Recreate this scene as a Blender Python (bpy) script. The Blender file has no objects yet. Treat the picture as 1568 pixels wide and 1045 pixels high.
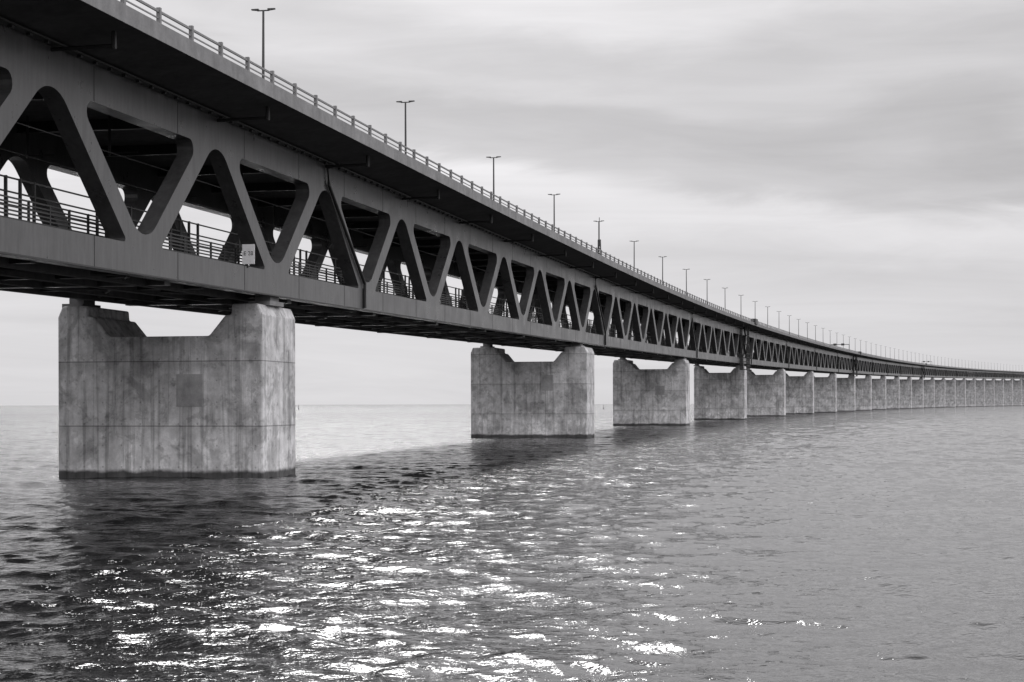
import bpy, math, random
import numpy as np
from mathutils import Vector, Matrix
random.seed(3); rng=np.random.default_rng(7)
scene=bpy.context.scene
scene.view_settings.view_transform='Standard'; scene.view_settings.look='None'; scene.view_settings.exposure=0
H=4.5; F=2500.0
# ---------------------------------------------------------------- bridge alignment
ds=5.0
S=np.arange(-200,3500,ds); i0=int(200/ds)
def curv(s):
    d=0.55 if s<0 else (0.9 if s<120 else (1.12 if s<360 else (0.6 if s<480 else 0.5)))
    return math.radians(d/120)
TH=np.zeros(len(S)); TH[i0]=math.radians(11.2)
for i in range(i0+1,len(S)): TH[i]=TH[i-1]+curv(S[i]-ds/2)*ds
for i in range(i0-1,-1,-1): TH[i]=TH[i+1]-curv(S[i]+ds/2)*ds
X=np.zeros(len(S)); Y=np.zeros(len(S)); X[i0]=-14.69; Y[i0]=102.15
for i in range(i0+1,len(S)):
    m=(TH[i]+TH[i-1])/2; X[i]=X[i-1]+math.sin(m)*ds; Y[i]=Y[i-1]+math.cos(m)*ds
for i in range(i0-1,-1,-1):
    m=(TH[i]+TH[i+1])/2; X[i]=X[i+1]-math.sin(m)*ds; Y[i]=Y[i+1]-math.cos(m)*ds
def zc(s): return 11.3+0.012*s
def P(s,e,z,absz=False):
    th=float(np.interp(s,S,TH)); x=float(np.interp(s,S,X)); y=float(np.interp(s,S,Y))
    return (x+e*math.cos(th), y-e*math.sin(th), z if absz else z+zc(s))
S0=-140; S1=3240
# ---------------------------------------------------------------- mesh builder
class MB:
    def __init__(s): s.v=[]; s.f=[]
    def face_prism(s,A,B,skip=()):
        n=len(A); o=len(s.v); s.v+=list(A)+list(B)
        s.f.append(list(range(o,o+n))); s.f.append(list(range(o+2*n-1,o+n-1,-1)))
        for i in range(n):
            if i in skip: continue
            j=(i+1)%n
            s.f.append([o+j,o+i,o+n+i,o+n+j])
    def box(s,s0,s1,e0,e1,z0,z1,absz=False):
        A=[P(s0,e0,z0,absz),P(s0,e1,z0,absz),P(s0,e1,z1,absz),P(s0,e0,z1,absz)]
        B=[P(s1,e0,z0,absz),P(s1,e1,z0,absz),P(s1,e1,z1,absz),P(s1,e0,z1,absz)]
        s.face_prism(A,B)
    def sweep(s,sec,sl):
        n=len(sec); o=len(s.v)
        for q in sl:
            for e,z in sec: s.v.append(P(q,e,z))
        for k in range(len(sl)-1):
            a=o+k*n
            for i in range(n):
                j=(i+1)%n
                s.f.append([a+i,a+j,a+n+j,a+n+i])
        s.f.append(list(range(o,o+n))[::-1]); a=o+(len(sl)-1)*n; s.f.append(list(range(a,a+n)))
    def tube(s,pts,r,n=8,r2=None):
        r2=r if r2 is None else r2
        o=len(s.v); m=len(pts); pts=[Vector(p) for p in pts]
        for k,p in enumerate(pts):
            d=(pts[min(k+1,m-1)]-pts[max(k-1,0)]).normalized()
            a=d.orthogonal().normalized() if abs(d.z)<.9 else Vector((1,0,0))
            a=(a-d*a.dot(d)).normalized(); b=d.cross(a)
            rr=r+(r2-r)*k/max(1,m-1)
            for i in range(n):
                t=2*math.pi*i/n; s.v.append(tuple(p+a*math.cos(t)*rr+b*math.sin(t)*rr))
        for k in range(m-1):
            for i in range(n):
                j=(i+1)%n; a0=o+k*n
                s.f.append([a0+i,a0+j,a0+n+j,a0+n+i])
        s.f.append(list(range(o,o+n))[::-1]); a0=o+(m-1)*n; s.f.append(list(range(a0,a0+n)))
    def obj(s,name,mat,parent=None,bevel=0):
        me=bpy.data.meshes.new(name); me.from_pydata(s.v,[],s.f); me.update()
        import bmesh
        bm=bmesh.new(); bm.from_mesh(me); bmesh.ops.recalc_face_normals(bm,faces=bm.faces); bm.to_mesh(me); bm.free()
        ob=bpy.data.objects.new(name,me); scene.collection.objects.link(ob)
        me.materials.append(mat)
        if parent: ob.parent=parent
        if bevel:
            b=ob.modifiers.new('bevel','BEVEL'); b.width=bevel; b.segments=2; b.limit_method='ANGLE'; b.angle_limit=math.radians(30)
        return ob
def rng_s(a,b,st): 
    n=int(round((b-a)/st)); return [a+st*i for i in range(n+1)]
def empty(name,loc=(0,0,0)):
    e=bpy.data.objects.new(name,None); e.location=loc; scene.collection.objects.link(e); return e
# ---------------------------------------------------------------- node helpers
class NT:
    def __init__(s,tree): s.t=tree; s.n=tree.nodes; s.l=tree.links
    def new(s,typ,**kw):
        n=s.n.new(typ)
        for k,v in kw.items(): setattr(n,k,v)
        return n
    def put(s,sock,v):
        if isinstance(v,bpy.types.NodeSocket): s.l.new(v,sock)
        else: sock.default_value=v
    def math(s,op,a,b=None,c=None,clamp=False):
        n=s.new('ShaderNodeMath',operation=op,use_clamp=clamp); s.put(n.inputs[0],a)
        if b is not None: s.put(n.inputs[1],b)
        if c is not None: s.put(n.inputs[2],c)
        return n.outputs[0]
    def vmul(s,a,vec):
        n=s.new('ShaderNodeVectorMath',operation='MULTIPLY'); s.put(n.inputs[0],a); n.inputs[1].default_value=vec; return n.outputs[0]
    def dot(s,a,vec):
        n=s.new('ShaderNodeVectorMath',operation='DOT_PRODUCT'); s.put(n.inputs[0],a); n.inputs[1].default_value=vec; return n.outputs['Value']
    def noise(s,vec,scale,detail=4,rough=.5,dist=0):
        n=s.new('ShaderNodeTexNoise'); s.put(n.inputs['Vector'],vec)
        n.inputs['Scale'].default_value=scale; n.inputs['Detail'].default_value=detail
        n.inputs['Roughness'].default_value=rough; n.inputs['Distortion'].default_value=dist
        return n.outputs[0]
    def remap(s,v,a,b,c,d,clamp=True):
        n=s.new('ShaderNodeMapRange'); n.clamp=clamp; s.put(n.inputs[0],v)
        for i,q in enumerate((a,b,c,d)): s.put(n.inputs[i+1],q)
        return n.outputs[0]
    def smooth(s,v,a,b,c,d):
        n=s.new('ShaderNodeMapRange',interpolation_type='SMOOTHSTEP'); s.put(n.inputs[0],v)
        for i,q in enumerate((a,b,c,d)): s.put(n.inputs[i+1],q)
        return n.outputs[0]
    def gray(s,v,tint=(1,1,1)):
        n=s.new('ShaderNodeCombineColor')
        for i in range(3):
            s.put(n.inputs[i], s.math('MULTIPLY',v,tint[i]) if tint[i]!=1 else v)
        return n.outputs[0]
def newmat(name):
    m=bpy.data.materials.new(name); m.use_nodes=True; t=NT(m.node_tree)
    return m,t,m.node_tree.nodes['Principled BSDF']
TINT=(1.0,0.992,1.006)
# concrete ---------------------------------------------------------------
def mat_concrete(name,base,pier=False,amp=1.0):
    m,t,b=newmat(name)
    pos=t.new('ShaderNodeNewGeometry').outputs['Position']
    n1=t.noise(pos,.35,5,.6); n2=t.noise(pos,1.8,6,.62); n3=t.noise(pos,14,4,.6)
    st=t.noise(t.vmul(pos,(1.6,1.6,.16)),1.0,6,.65,.3)
    v=t.math('MULTIPLY',t.remap(n1,.3,.7,1-.28*amp,1+.22*amp),t.remap(n2,.3,.7,1-.2*amp,1+.15*amp))
    v=t.math('MULTIPLY',v,t.remap(n3,.25,.75,.90,1.09))
    v=t.math('MULTIPLY',v,t.remap(st,.35,.7,1+.06*amp,1-.22*amp))
    if pier:
        sp=t.new('ShaderNodeSeparateXYZ'); t.l.new(pos,sp.inputs[0]); z=sp.outputs[2]
        a=math.radians(12.5); ex=t.dot(pos,(math.cos(a),-math.sin(a),0))
        fz=t.math('DIVIDE',t.math('SUBTRACT',z,3.2),4.0)
        cell=t.new('ShaderNodeCombineXYZ'); t.put(cell.inputs[0],t.math('FLOOR',t.math('DIVIDE',ex,2.5))); t.put(cell.inputs[1],t.math('FLOOR',fz))
        wn=t.new('ShaderNodeTexWhiteNoise',noise_dimensions='2D'); t.l.new(cell.outputs[0],wn.inputs['Vector'])
        v=t.math('MULTIPLY',v,t.remap(wn.outputs[0],0,1,.90,1.07))
        fr=t.math('ABSOLUTE',t.math('SUBTRACT',t.math('FRACT',t.math('ADD',fz,.5)),.5))
        v=t.math('MULTIPLY',v,t.smooth(fr,.004,.012,.45,1))
        bz=t.math('FRACT',fz)
        v=t.math('MULTIPLY',v,t.math('ADD',1,t.math('MULTIPLY',t.smooth(bz,.70,1,0,-.18),t.remap(n1,.35,.65,0,1))))
        fx=t.math('ABSOLUTE',t.math('SUBTRACT',t.math('FRACT',t.math('ADD',t.math('DIVIDE',ex,2.5),.5)),.5))
        vis=t.smooth(n1,.42,.58,.74,.97)
        v=t.math('MULTIPLY',v,t.smooth(fx,.003,.014,vis,1))
        hx=t.math('SUBTRACT',t.math('FRACT',t.math('DIVIDE',ex,1.25)),.5); hz_=t.math('SUBTRACT',t.math('FRACT',t.math('DIVIDE',z,1.333)),.5)
        hd=t.math('SQRT',t.math('ADD',t.math('POWER',hx,2),t.math('POWER',hz_,2)))
        v=t.math('MULTIPLY',v,t.smooth(hd,.03,.06,.65,1))
        bl=t.noise(t.vmul(pos,(1,1,.7)),.6,8,.66,.5)
        v=t.math('MULTIPLY',v,t.smooth(bl,.47,.60,1,.66))
        bl2=t.noise(t.vmul(pos,(1,1,1.2)),1.5,7,.66,.3)
        v=t.math('MULTIPLY',v,t.smooth(bl2,.55,.64,1,.74))
        # pale efflorescence patches low on the shaft
        ef=t.noise(t.vmul(pos,(1,1,.6)),1.1,6,.6,.4)
        v=t.math('MULTIPLY',v,t.math('ADD',1,t.math('MULTIPLY',t.smooth(ef,.54,.64,0,.22),t.smooth(z,3.2,4.2,1,.15))))
        v=t.math('MULTIPLY',v,t.smooth(z,2.4,3.3,1.12,1))
        run=t.noise(t.vmul(pos,(2.6,2.6,.09)),1.0,5,.6,.2)
        v=t.math('MULTIPLY',v,t.smooth(run,.53,.65,1,.66))
        zz=t.math('ADD',z,t.math('MULTIPLY',t.noise(pos,.8,4,.6),-.6))
        v=t.math('MULTIPLY',v,t.smooth(zz,.0,.28,.12,1))
    v=t.math('MULTIPLY',v,base)
    t.l.new(t.gray(v,TINT),b.inputs['Base Color'])
    b.inputs['Roughness'].default_value=.85
    bp=t.new('ShaderNodeBump'); bp.inputs['Strength'].default_value=.45; bp.inputs['Distance'].default_value=.035
    t.l.new(t.math('ADD',n2,t.math('MULTIPLY',n3,.4)),bp.inputs['Height']); t.l.new(bp.outputs[0],b.inputs['Normal'])
    return m
def mat_paint(name,base,rough=.45,amp=1,spec=.5):
    m,t,b=newmat(name)
    pos=t.new('ShaderNodeNewGeometry').outputs['Position']
    n1=t.noise(pos,.5,6,.65); n2=t.noise(t.vmul(pos,(3,3,.4)),1.2,5,.6); n3=t.noise(pos,6,4,.6)
    v=t.math('MULTIPLY',t.remap(n1,.3,.7,1-.22*amp,1+.2*amp),t.remap(n2,.35,.7,1+.1*amp,1-.28*amp))
    v=t.math('MULTIPLY',v,t.remap(n3,.3,.7,.93,1.07)); v=t.math('MULTIPLY',v,base)
    t.l.new(t.gray(v,TINT),b.inputs['Base Color'])
    t.l.new(t.remap(n1,.3,.7,rough-.08,rough+.12),b.inputs['Roughness'])
    b.inputs['Specular IOR Level'].default_value=spec
    return m
M_PIER=mat_concrete('pier_concrete',.68,True)
M_PATCH=mat_concrete('pier_patch_concrete',.40)
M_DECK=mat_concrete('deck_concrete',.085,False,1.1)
M_EDGE=mat_concrete('edge_concrete',.23,False,.8)
M_STEEL=mat_paint('truss_paint',.085,.32,1.1,.6)
M_DARK=mat_paint('dark_steel',.028)
M_RAIL=mat_paint('galvanised_steel',.20,.5,.5)
M_LAMP=mat_paint('lamp_metal',.05,.5,.5)
M_WHITE=mat_paint('sign_white',.92,.4,.05)
M_BLACK=mat_paint('sign_black',.02,.5,.2)
# ---------------------------------------------------------------- BRIDGE
bridge=empty('truss_bridge',P(0,-6.5,0))
bpy.context.view_layer.update()
def child(ob):
    ob.parent=bridge; ob.matrix_parent_inverse=bridge.matrix_world.inverted(); return ob
def fillet(p0,p1,p2,r,n=6):
    a=Vector(p0)-Vector(p1); b=Vector(p2)-Vector(p1); a.normalize(); b.normalize()
    half=a.angle(b)/2; d=r/math.tan(half); c=Vector(p1)+(a+b).normalized()*(r/math.sin(half))
    q0=Vector(p1)+a*d; q1=Vector(p1)+b*d
    a0=math.atan2(q0.y-c.y,q0.x-c.x); a1=math.atan2(q1.y-c.y,q1.x-c.x)
    da=(a1-a0+math.pi)%(2*math.pi)-math.pi
    return [(c.x+r*math.cos(a0+da*i/n),c.y+r*math.sin(a0+da*i/n)) for i in range(n+1)]
m_=.872; zt=7.8; zb=1.5; ZT=9.9; SB=2.0
ang=math.atan(m_); phi=math.pi/2-ang; R_=2.2
up_ap=(10,zb+(10-SB)*m_); dn_ap=(0,zt-7.4*m_)
half=[(0,0),(10,0),(10,zb)]
skip=[1]
half+=fillet((10,zb),(SB,zb),up_ap,.15,4)
cz=up_ap[1]-R_/math.sin(phi)
for i in range(9):
    a=math.radians(90)+ang*(1-i/8); half.append((10+R_*math.cos(a),cz+R_*math.sin(a)))
half[-1]=(10,half[-1][1]); i_r=len(half)-1
half+=[(10,ZT),(0,ZT),(0,zt)]
skip+=[i_r,i_r+2]
half+=fillet((0,zt),(7.4,zt),dn_ap,.55,6)
cz=dn_ap[1]+R_/math.sin(phi)
for i in range(9):
    a=-phi-(math.pi/2-phi)*(i/8); half.append((R_*math.cos(a),cz+R_*math.sin(a)))
half[-1]=(0,half[-1][1]); skip.append(len(half)-1)
def truss(e0,e1,name):
    mb=MB()
    for k in range(int(S0/20),int(S1/20)):
        for mir in (0,1):
            pts=[(20*k+(20-p[0] if mir else p[0]),p[1]) for p in half]
            mb.face_prism([P(s,e1,z) for s,z in pts],[P(s,e0,z) for s,z in pts],skip)
    return child(mb.obj(name,M_STEEL))
truss(-.95,0,'near_truss'); truss(-13.15,-12.2,'far_truss')
SL=rng_s(S0,S1,20)
mb=MB()
mb.sweep([(4,10.2),(4,10.6),(3.9,10.6),(-17.0,10.6),(-17.1,10.6),(-17.1,10.2),(-13.3,9.72),(.15,9.72)],SL)
child(mb.obj('upper_deck',M_DECK))
mb=MB()
for a,b in ((3.6,4.06),(-17.16,-16.7)): mb.sweep([(a,10.604),(b,10.604) if a<0 else (b,10.15),(b,10.95),(a,10.95)] if a<0 else [(a,10.604),(4.003,10.604),(4.003,10.15),(b,10.15),(b,10.95),(a,10.95)],SL)
child(mb.obj('edge_beams',M_EDGE))
mb=MB()
mb.sweep([(-12.2,.35),(-.95,.35),(-.95,.85),(-12.2,.85)],SL)
for e in (-11,-8.2,-5,-2.2): mb.sweep([(e-.25,-.25),(e+.25,-.25),(e+.25,.35),(e-.25,.35)],SL)
mb.sweep([(-12.2,.85),(-11.6,.85),(-11.6,1.7),(-12.2,1.7)],SL)
child(mb.obj('railway_deck',M_DECK))
mb=MB()
for k in range(int(S0/20),60):
    s=20*k+5.01; mb.box(s-.4,s+.4,-12.25,-.9,-.2,.34)
child(mb.obj('cross_girders',M_STEEL))
mb=MB()
for k in range(int(S0/10),int(S1/10)):
    s=10*k+.01
    mb.box(s-.25,s+.25,-12.25,-.9,-.1,.34); mb.box(s-.2,s+.2,-12.25,-.9,9.1,9.71)
    if k%2==0 and s<900:
        mb.tube([P(s,-.9,.05),P(s+10,-6.6,-.05),P(s+20,-.9,.05)],.13,6); mb.tube([P(s,-12.2,.05),P(s+10,-6.6,-.05),P(s+20,-12.2,.05)],.13,6)
mb.sweep([(-.02,-.05),(.16,-.05),(.16,.03),(-.02,.03)],SL)
mb.sweep([(-.02,9.55),(.55,9.55),(.55,9.63),(-.02,9.63)],SL)
for i in range(int((500-S0)/1.6)):
    s=S0+i*1.6; mb.box(s,s+.2,.25,.45,9.44,9.55)
child(mb.obj('cross_beams_and_bracing',M_DARK))
mb=MB()
for k in range(int(S0/10),60):
    s=10*k+4.3; mb.box(s-.03,s+.03,-.02,.012,.03,1.49); mb.box(s-.03,s+.03,-.02,.012,7.82,9.5)
child(mb.obj('chord_seams',M_DARK))
mb=MB()
for k in range(int(S0/20),60):
    s=20*k+5
    for e in (-4.2,-9.0):
        mb.tube([P(s,e,9.2),P(s,e,6.9)],.08,6); mb.tube([P(s,e,7.0),P(s,e+1.6,7.0)],.05,5)
for e in (-2.9,-7.7): mb.sweep([(e-.02,6.6),(e+.02,6.6),(e+.02,6.64),(e-.02,6.64)],SL)
child(mb.obj('overhead_line',M_DARK))
mb=MB()
for k in range(int(S0/20),int(S1/20)):
    s=20*k+10
    mb.tube([P(s,-.2,9.4),P(s,3.0,9.45),P(s,3.05,9.95)],.09,6)
    mb.tube([P(s,3.0,9.3),P(s,3.0,10.2)],.12,6)
for k in range(-1,27):
    s=120*k
    mb.tube([P(s+10,1.0,9.5),P(s+10,.14,9.3),P(s+10.3,.14,8.2),P(s+18.9,.14,1.9),P(s+18.9,.14,.1)],.12,8)
    mb.box(s+18.75,s+19.05,-.02,.05,.0,1.55)
child(mb.obj('drain_pipes',M_BLACK))
mb=MB()
for e in (3.88,-16.98):
    mb.sweep([(e-.05,11.5),(e+.05,11.5),(e+.05,11.6),(e-.05,11.6)],SL)
    mb.sweep([(e-.03,11.2),(e+.03,11.2),(e+.03,11.26),(e-.03,11.26)],SL)
    s=S0+1.2
    while s<S1:
        mb.box(s-.09,s+.09,e-.09,e+.10,10.94,11.72 if e>0 else 11.6); s+=3.85
child(mb.obj('roadway_railing',M_RAIL))
mb=MB()
for z in (1.62,1.80,1.98,2.16,2.34,2.52,2.72): mb.sweep([(-1.5,z),(-1.43,z),(-1.43,z+.07),(-1.5,z+.07)],SL)
s=S0+.7
while s<S1:
    mb.box(s-.05,s+.05,-1.52,-1.42,.85,2.8); s+=2.0
for z in (2.7,3.3,3.95): mb.sweep([(-2.9,z),(-2.82,z),(-2.82,z+.07),(-2.9,z+.07)],SL)
s=S0+.5
while s<S1:
    if (int((s-S0)/5)%2==0): mb.box(s-.06,s+.06,-2.93,-2.8,.85,4.05)
    s+=1.35
child(mb.obj('walkway_railing',M_DARK))
# piers
def pier_profile(zcs,er,el):
    T=zcs-.55
    L=[(er,-3),(er,T-.75),(er-.3,T-.05),(-2.0,T-.05),(-2.05,T-.72),(-2.45,T-.75),(-3.5,T-2.0)]
    Rr=[(-10,T-2.0),(-11.05,T-.75),(-11.45,T-.72),(-11.5,T-.05),(el+.3,T-.05),(el,T-.75),(el,-3)]
    return L+Rr
WID={1:(1.0,-14.9),2:(.4,-14.8),3:(.4,-13.6),4:(.4,-14)}
for k in range(-1,27):
    s=120*k; zs=zc(s); mb=MB()
    er,el_=WID.get(k,(0,-13.5) if k<1 else (.3,-13.8))
    pr=pier_profile(zs,er,el_)
    mb.face_prism([P(s-2.6,e,z,True) for e,z in pr],[P(s+3.6,e,z,True) for e,z in pr])
    child(mb.obj('pier_%02d'%(k+2),M_PIER,bevel=.12))
mb=MB()
for k in range(-1,27):
    s=120*k
    for e in (-.5,-12.95):
        mb.box(s-1.3,s+1.3,e-.9,e+.5,-.62,-.35); mb.box(s-.8,s+.8,e-.65,e+.35,-.36,.02)
child(mb.obj('bearings',M_EDGE))
mb=MB()
for k,(ea,eb,za,zb_) in ((0,(-5.6,-3.9,4.4,6.4)),(1,(-5.2,-3.6,6.3,8.4)),(2,(-6,-4,6.3,8.2))):
    s=120*k; mb.box(s-2.625,s-2.55,ea,eb,za,zb_,True)
child(mb.obj('pier_cover_panels',M_PATCH))
mb=MB()
for s_c in (352,832,1430):
    for ss in (-4,-2,0,2,4):
        for e in (.2,2.0): mb.box(s_c+ss-.09,s_c+ss+.09,e-.09,e+.09,-1.8,10.3 if abs(ss)<=2 else 2.5)
    for z in (-1.8,-.8,.3,1.4,2.5,5,7.5,10):
        L=4 if z<3 else 2
        mb.box(s_c-L,s_c+L,.15,.3,z,z+.1); mb.box(s_c-L,s_c+L,1.9,2.05,z,z+.1); mb.box(s_c-L,s_c-L+.1,.2,2,z,z+.1); mb.box(s_c+L-.1,s_c+L,.2,2,z,z+.1)
    for i in range(3):
        z=2.5+2.5*i; a,b=(s_c-1.8,s_c+1.8) if i%2 else (s_c+1.8,s_c-1.8)
        mb.tube([P(a,1.1,z),P(b,1.1,z+2.5)],.3,4)
    mb.box(s_c-4,s_c+4,.2,2,-1.85,-1.75)
    mb.box(s_c-3,s_c+3,3.0,4.4,10.6,12.0)
child(mb.obj('maintenance_stairs',M_DARK))
# ---------------------------------------------------------------- street lamps
def lamp_mesh():
    mb=MB(); hgt=11.1
    mb.tube([(0,0,0),(0,0,.9)],.2,10); mb.tube([(0,0,.9),(0,0,hgt)],.13,10,.08)
    mb.tube([(-.45,0,hgt-.03),(.45,0,hgt-.03)],.05,6)
    for sg in (-1,1):
        A=[(sg*.35,-.12,hgt-.04),(sg*.35,.12,hgt-.04),(sg*.35,.12,hgt+.1),(sg*.35,-.12,hgt+.1)]
        B=[(sg*.9,-.09,hgt+.02),(sg*.9,.09,hgt+.02),(sg*.9,.09,hgt+.1),(sg*.9,-.09,hgt+.1)]
        mb.face_prism(A,B)
    return mb.obj('street_lamp',M_LAMP)
lamp0=lamp_mesh(); first=True
k=-3
while True:
    s=15.5+39.5*k; k+=1
    if s>S1-5: break
    ob=lamp0 if first else bpy.data.objects.new('street_lamp',lamp0.data)
    if not first: scene.collection.objects.link(ob)
    first=False
    ob.location=P(s,-6.5,10.6); ob.rotation_euler=(random.uniform(-.004,.004),random.uniform(-.004,.004),-float(np.interp(s,S,TH)))
mb=MB(); s=172; EM=-6.2
for a,b in ((-.35,-.35),(.35,-.35),(.35,.35),(-.35,.35)):
    mb.tube([P(s+a,EM+b,10.6),P(s+a*.5,EM+b*.5,18.5)],.07,5)
for i in range(12):
    z0=10.6+i*.66; f0=.35*(1-.5*i/12); f1=.35*(1-.5*(i+1)/12); sg=1 if i%2 else -1
    for e in (-1,1):
        mb.tube([P(s-sg*f0,EM+e*f0,z0),P(s+sg*f1,EM+e*f1,z0+.66)],.04,4); mb.tube([P(s+e*f0,EM-sg*f0,z0),P(s+e*f1,EM+sg*f1,z0+.66)],.04,4)
mb.tube([P(s,EM,18.4),P(s,EM,22.2)],.06,5); mb.box(s-.2,s+.2,EM-.25,EM+.25,17.5,18.4)
mb.obj('lattice_mast',M_LAMP)
for s in (765,1500):
    mb=MB()
    for e in (3.2,-6.1): mb.box(s-.12,s+.12,e-.12,e+.12,10.6,14.6)
    mb.box(s-.15,s+.15,-6.2,3.3,14.3,14.6)
    for e in (-4,0): mb.box(s-.25,s-.21,e-.8,e+.8,13.9,15)
    mb.obj('sign_gantry',M_LAMP)
mb=MB(); mb.box(-5.30,-5.26,-.30,.48,1.62,2.8); sg=mb.obj('distance_sign',M_WHITE,bevel=.01)
mb=MB(); mb.box(-5.255,-5.20,-.02,.06,1.4,2.7); ob=mb.obj('sign_post',M_DARK); ob.parent=sg
th=float(np.interp(-5,S,TH))
cu=bpy.data.curves.new('sign_text','FONT'); cu.body='E 28'; cu.size=.34; cu.align_x='CENTER'; cu.align_y='CENTER'; cu.extrude=.003
tx=bpy.data.objects.new('sign_text',cu); scene.collection.objects.link(tx); tx.location=P(-5.306,.09,2.25); tx.rotation_euler=(math.pi/2,0,-th)
cu.materials.append(M_BLACK); tx.parent=sg
def buoy(x,y,h):
    mb=MB(); mb.tube([(x,y,-.5),(x,y,h*.3)],h*.13,10,h*.1); mb.tube([(x,y,h*.3),(x,y,h)],h*.05,8,h*.03)
    mb.tube([(x,y,h*.8),(x,y,h)],h*.07,8,.02); mb.obj('navigation_buoy',M_RAIL)
buoy(-196,1500,4.5); buoy(84,1500,4)
# ---------------------------------------------------------------- SEA
GR=.0028
rad=list(6*np.exp(np.arange(0,math.log(900/6),GR)))
far=list(np.geomspace(910,60000,45)); near=[1.5,3,4.5]
rad=np.array(near+rad+far)
fine=np.radians(np.arange(-21,21.001,.055)); coarse=np.radians(np.linspace(21,339,150))[1:-1]
az=np.concatenate([fine,coarse]); NA=len(az); NR=len(rad)
daz=np.concatenate([np.full(len(fine),math.radians(.055)),np.full(len(coarse),math.radians(2))])
RR,AA=np.meshgrid(rad,az,indexing='ij'); DA=np.broadcast_to(daz,RR.shape)
xs=RR*np.sin(AA); ys=RR*np.cos(AA)
spacing=np.maximum(RR*GR,RR*DA)
hz=np.zeros_like(xs); dx=np.zeros_like(xs); dy=np.zeros_like(xs)
NW=76
lam=np.geomspace(.22,9,NW)*rng.uniform(.95,1.05,NW)
for L in lam:
    d=math.radians(-10)+rng.normal(0,math.radians(34)); kx=math.sin(d)*2*math.pi/L; ky=-math.cos(d)*2*math.pi/L
    slope=.030*(L/.5)**.2 if L<.5 else (.030+.016*(L-.5)/.6 if L<1.1 else .047*(1.1/L)**.62)
    a=slope*L/(2*math.pi); ph=rng.uniform(0,6.283)
    w=np.clip((L/spacing-2.0)/1.5,0,1)
    kk=2*math.pi/L/6
    wob=.9*np.sin(kk*(xs*rng.normal(0,1)+ys*rng.normal(0,1))+rng.uniform(0,6))
    q=kx*xs+ky*ys+ph+wob
    grp=.6+.55*np.sin(xs*rng.normal(0,.4)/max(1,L/2)+ys*rng.normal(0,.3)/max(1,L/2)+rng.uniform(0,6))
    aw=a*w*grp
    hz+=aw*np.cos(q); sn=np.sin(q)*aw*.9
    dx-=sn*kx*L/(2*math.pi); dy-=sn*ky*L/(2*math.pi)
vx=np.stack([xs+dx,ys+dy,hz],-1).reshape(-1,3)
vx=np.vstack([vx,[[0,0,0]]])
i=np.arange(NR-1)[:,None]; j=np.arange(NA)[None,:]; j2=(j+1)%NA
quads=np.stack([i*NA+j,i*NA+j2,(i+1)*NA+j2,(i+1)*NA+j],-1).reshape(-1,4)[:, ::-1]
me=bpy.data.meshes.new('sea_water')
tri=[(NR*NA,int((q+1)%NA),int(q)) for q in range(NA)]
nq=len(quads)
me.vertices.add(len(vx)); me.vertices.foreach_set('co',vx.astype(np.float32).ravel())
loops=np.concatenate([quads.ravel(),np.array(tri).ravel()]).astype(np.int32)
me.loops.add(len(loops)); me.loops.foreach_set('vertex_index',loops)
me.polygons.add(nq+len(tri))
ls=np.concatenate([np.arange(nq)*4,nq*4+np.arange(len(tri))*3]).astype(np.int32)
me.polygons.foreach_set('loop_start',ls)
me.update(calc_edges=True); me.validate()
me.polygons.foreach_set('use_smooth',np.ones(len(me.polygons),dtype=bool))
sea=bpy.data.objects.new('sea_water',me); scene.collection.objects.link(sea)
m,t,b=newmat('sea_water_material')
pos=t.new('ShaderNodeNewGeometry').outputs['Position']
ln=t.new('ShaderNodeVectorMath',operation='LENGTH'); t.l.new(pos,ln.inputs[0]); dist=ln.outputs['Value']
b.inputs['Base Color'].default_value=(.010,.010,.0105,1); b.inputs['IOR'].default_value=1.34
t.l.new(t.smooth(dist,60,900,.02,.11),b.inputs['Roughness'])
pv=t.vmul(pos,(.8,1.3,1))
h0=t.noise(t.vmul(pos,(.45,1.3,1)),.30,4,.6)
h1=t.noise(pv,.8,3,.55); h2=t.noise(pv,2.6,3,.6); h3=t.noise(pv,7,3,.6)
hh=t.math('ADD',t.math('MULTIPLY',h1,t.smooth(dist,60,250,.03,.26)),t.math('MULTIPLY',h2,t.smooth(dist,40,200,.045,.15))); hh=t.math('ADD',hh,t.math('MULTIPLY',h3,.016))
hh=t.math('ADD',hh,t.math('MULTIPLY',h0,t.smooth(dist,80,500,0,1.0)))
bp=t.new('ShaderNodeBump'); bp.inputs['Strength'].default_value=1; bp.inputs['Distance'].default_value=1.0
t.l.new(hh,bp.inputs['Height']); t.l.new(bp.outputs[0],b.inputs['Normal'])
me.materials.append(m)
# ---------------------------------------------------------------- SKY + SUN
SAZ=math.radians(-8); SEL=math.radians(40)
sd=Vector((math.sin(SAZ)*math.cos(SEL),math.cos(SAZ)*math.cos(SEL),math.sin(SEL)))
w=bpy.data.worlds.new('World'); scene.world=w; w.use_nodes=True; t=NT(w.node_tree); bg=w.node_tree.nodes['Background']
sky=t.new('ShaderNodeTexSky',sky_type='NISHITA'); sky.sun_disc=False; sky.sun_elevation=SEL; sky.sun_rotation=SAZ; sky.dust_density=3
bw=t.new('ShaderNodeRGBToBW'); t.l.new(sky.outputs[0],bw.inputs[0])
co=t.new('ShaderNodeTexCoord').outputs['Generated']
nrm=t.new('ShaderNodeVectorMath',operation='NORMALIZE'); t.l.new(co,nrm.inputs[0]); d=nrm.outputs[0]
sp=t.new('ShaderNodeSeparateXYZ'); t.l.new(d,sp.inputs[0])
wob=t.noise(t.vmul(d,(3.2,3.2,6)),1.0,3,.5)
wob2=t.noise(t.vmul(d,(7,7,30)),1.0,7,.58,.6)
el=t.math('ADD',sp.outputs[2],t.math('MULTIPLY',t.math('SUBTRACT',wob,.5),.13))
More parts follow.
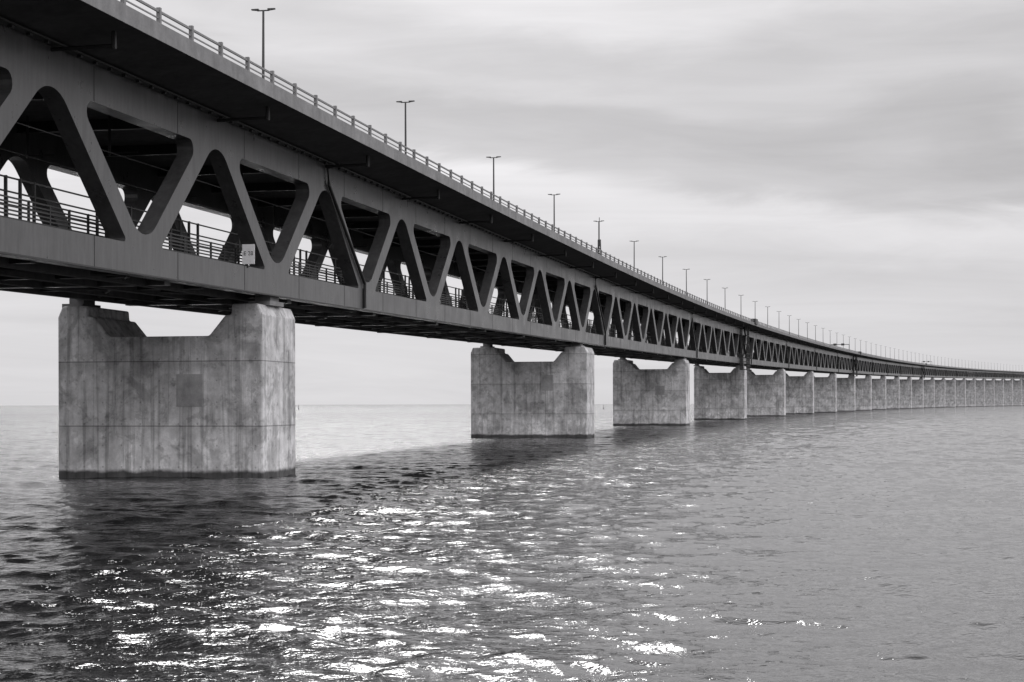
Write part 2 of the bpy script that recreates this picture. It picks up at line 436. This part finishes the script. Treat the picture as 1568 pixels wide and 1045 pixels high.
el=t.math('ADD',el,t.math('MULTIPLY',t.math('SUBTRACT',wob2,.5),.055))
el=t.math('ADD',el,t.math('MULTIPLY',sp.outputs[0],.08))
cr=t.new('ShaderNodeValToRGB'); t.l.new(el,cr.inputs[0]); cr.color_ramp.interpolation='EASE'
stops=[(0,.66),(.05,.64),(.095,.61),(.128,.69),(.15,.51),(.175,.46),(.20,.54),(.225,.50),(.26,.62),(.34,.92),(.5,1.2),(1,1.3)]
e=cr.color_ramp.elements
while len(e)<len(stops): e.new(.5)
for q,(p_,v_) in zip(e,stops): q.position=p_; q.color=(v_*.65,v_*.65,v_*.65,1)
wisp=t.noise(t.vmul(d,(4,4,40)),1.0,8,.62,.8)
cl=t.math('MULTIPLY',cr.outputs[0],t.remap(wisp,.3,.7,1.54*.93,1.54*1.07))
sdot=t.math('MAXIMUM',t.dot(d,tuple(sd)),0)
cl=t.math('MULTIPLY',cl,t.math('ADD',1,t.math('MULTIPLY',t.math('POWER',sdot,9),.9)))
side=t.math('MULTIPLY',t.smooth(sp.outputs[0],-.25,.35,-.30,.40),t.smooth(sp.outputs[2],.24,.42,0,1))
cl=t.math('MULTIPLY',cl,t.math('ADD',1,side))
back_fill=t.math('MAXIMUM',t.dot(d,(.25,-.9,.35)),0)  # added fill: brightens unseen sky behind camera to light pier fronts and sign
cl=t.math('MULTIPLY',cl,t.math('ADD',1,t.math('MULTIPLY',back_fill,.5)))
mix=t.math('ADD',t.math('MULTIPLY',cl,9.6),t.math('MULTIPLY',bw.outputs[0],.04))
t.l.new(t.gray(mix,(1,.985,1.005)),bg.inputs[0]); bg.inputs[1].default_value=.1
su=bpy.data.lights.new('sun','SUN'); su.energy=1.5; su.angle=math.radians(10); su.color=(1,.99,.985)
so=bpy.data.objects.new('sun',su); scene.collection.objects.link(so); so.rotation_euler=sd.to_track_quat('Z','Y').to_euler(); so.location=(0,0,80)
# ---------------------------------------------------------------- CAMERA
cam=bpy.data.cameras.new('camera'); cam.sensor_width=36; cam.lens=36*F/1568; cam.shift_y=.0617; cam.clip_end=100000; cam.clip_start=.5
c=bpy.data.objects.new('camera',cam); scene.collection.objects.link(c)
c.matrix_world=Matrix.Translation((0,0,H))@Matrix.Rotation(math.pi/2,4,'X')@Matrix.Rotation(math.radians(-.146),4,'Z')
scene.camera=c
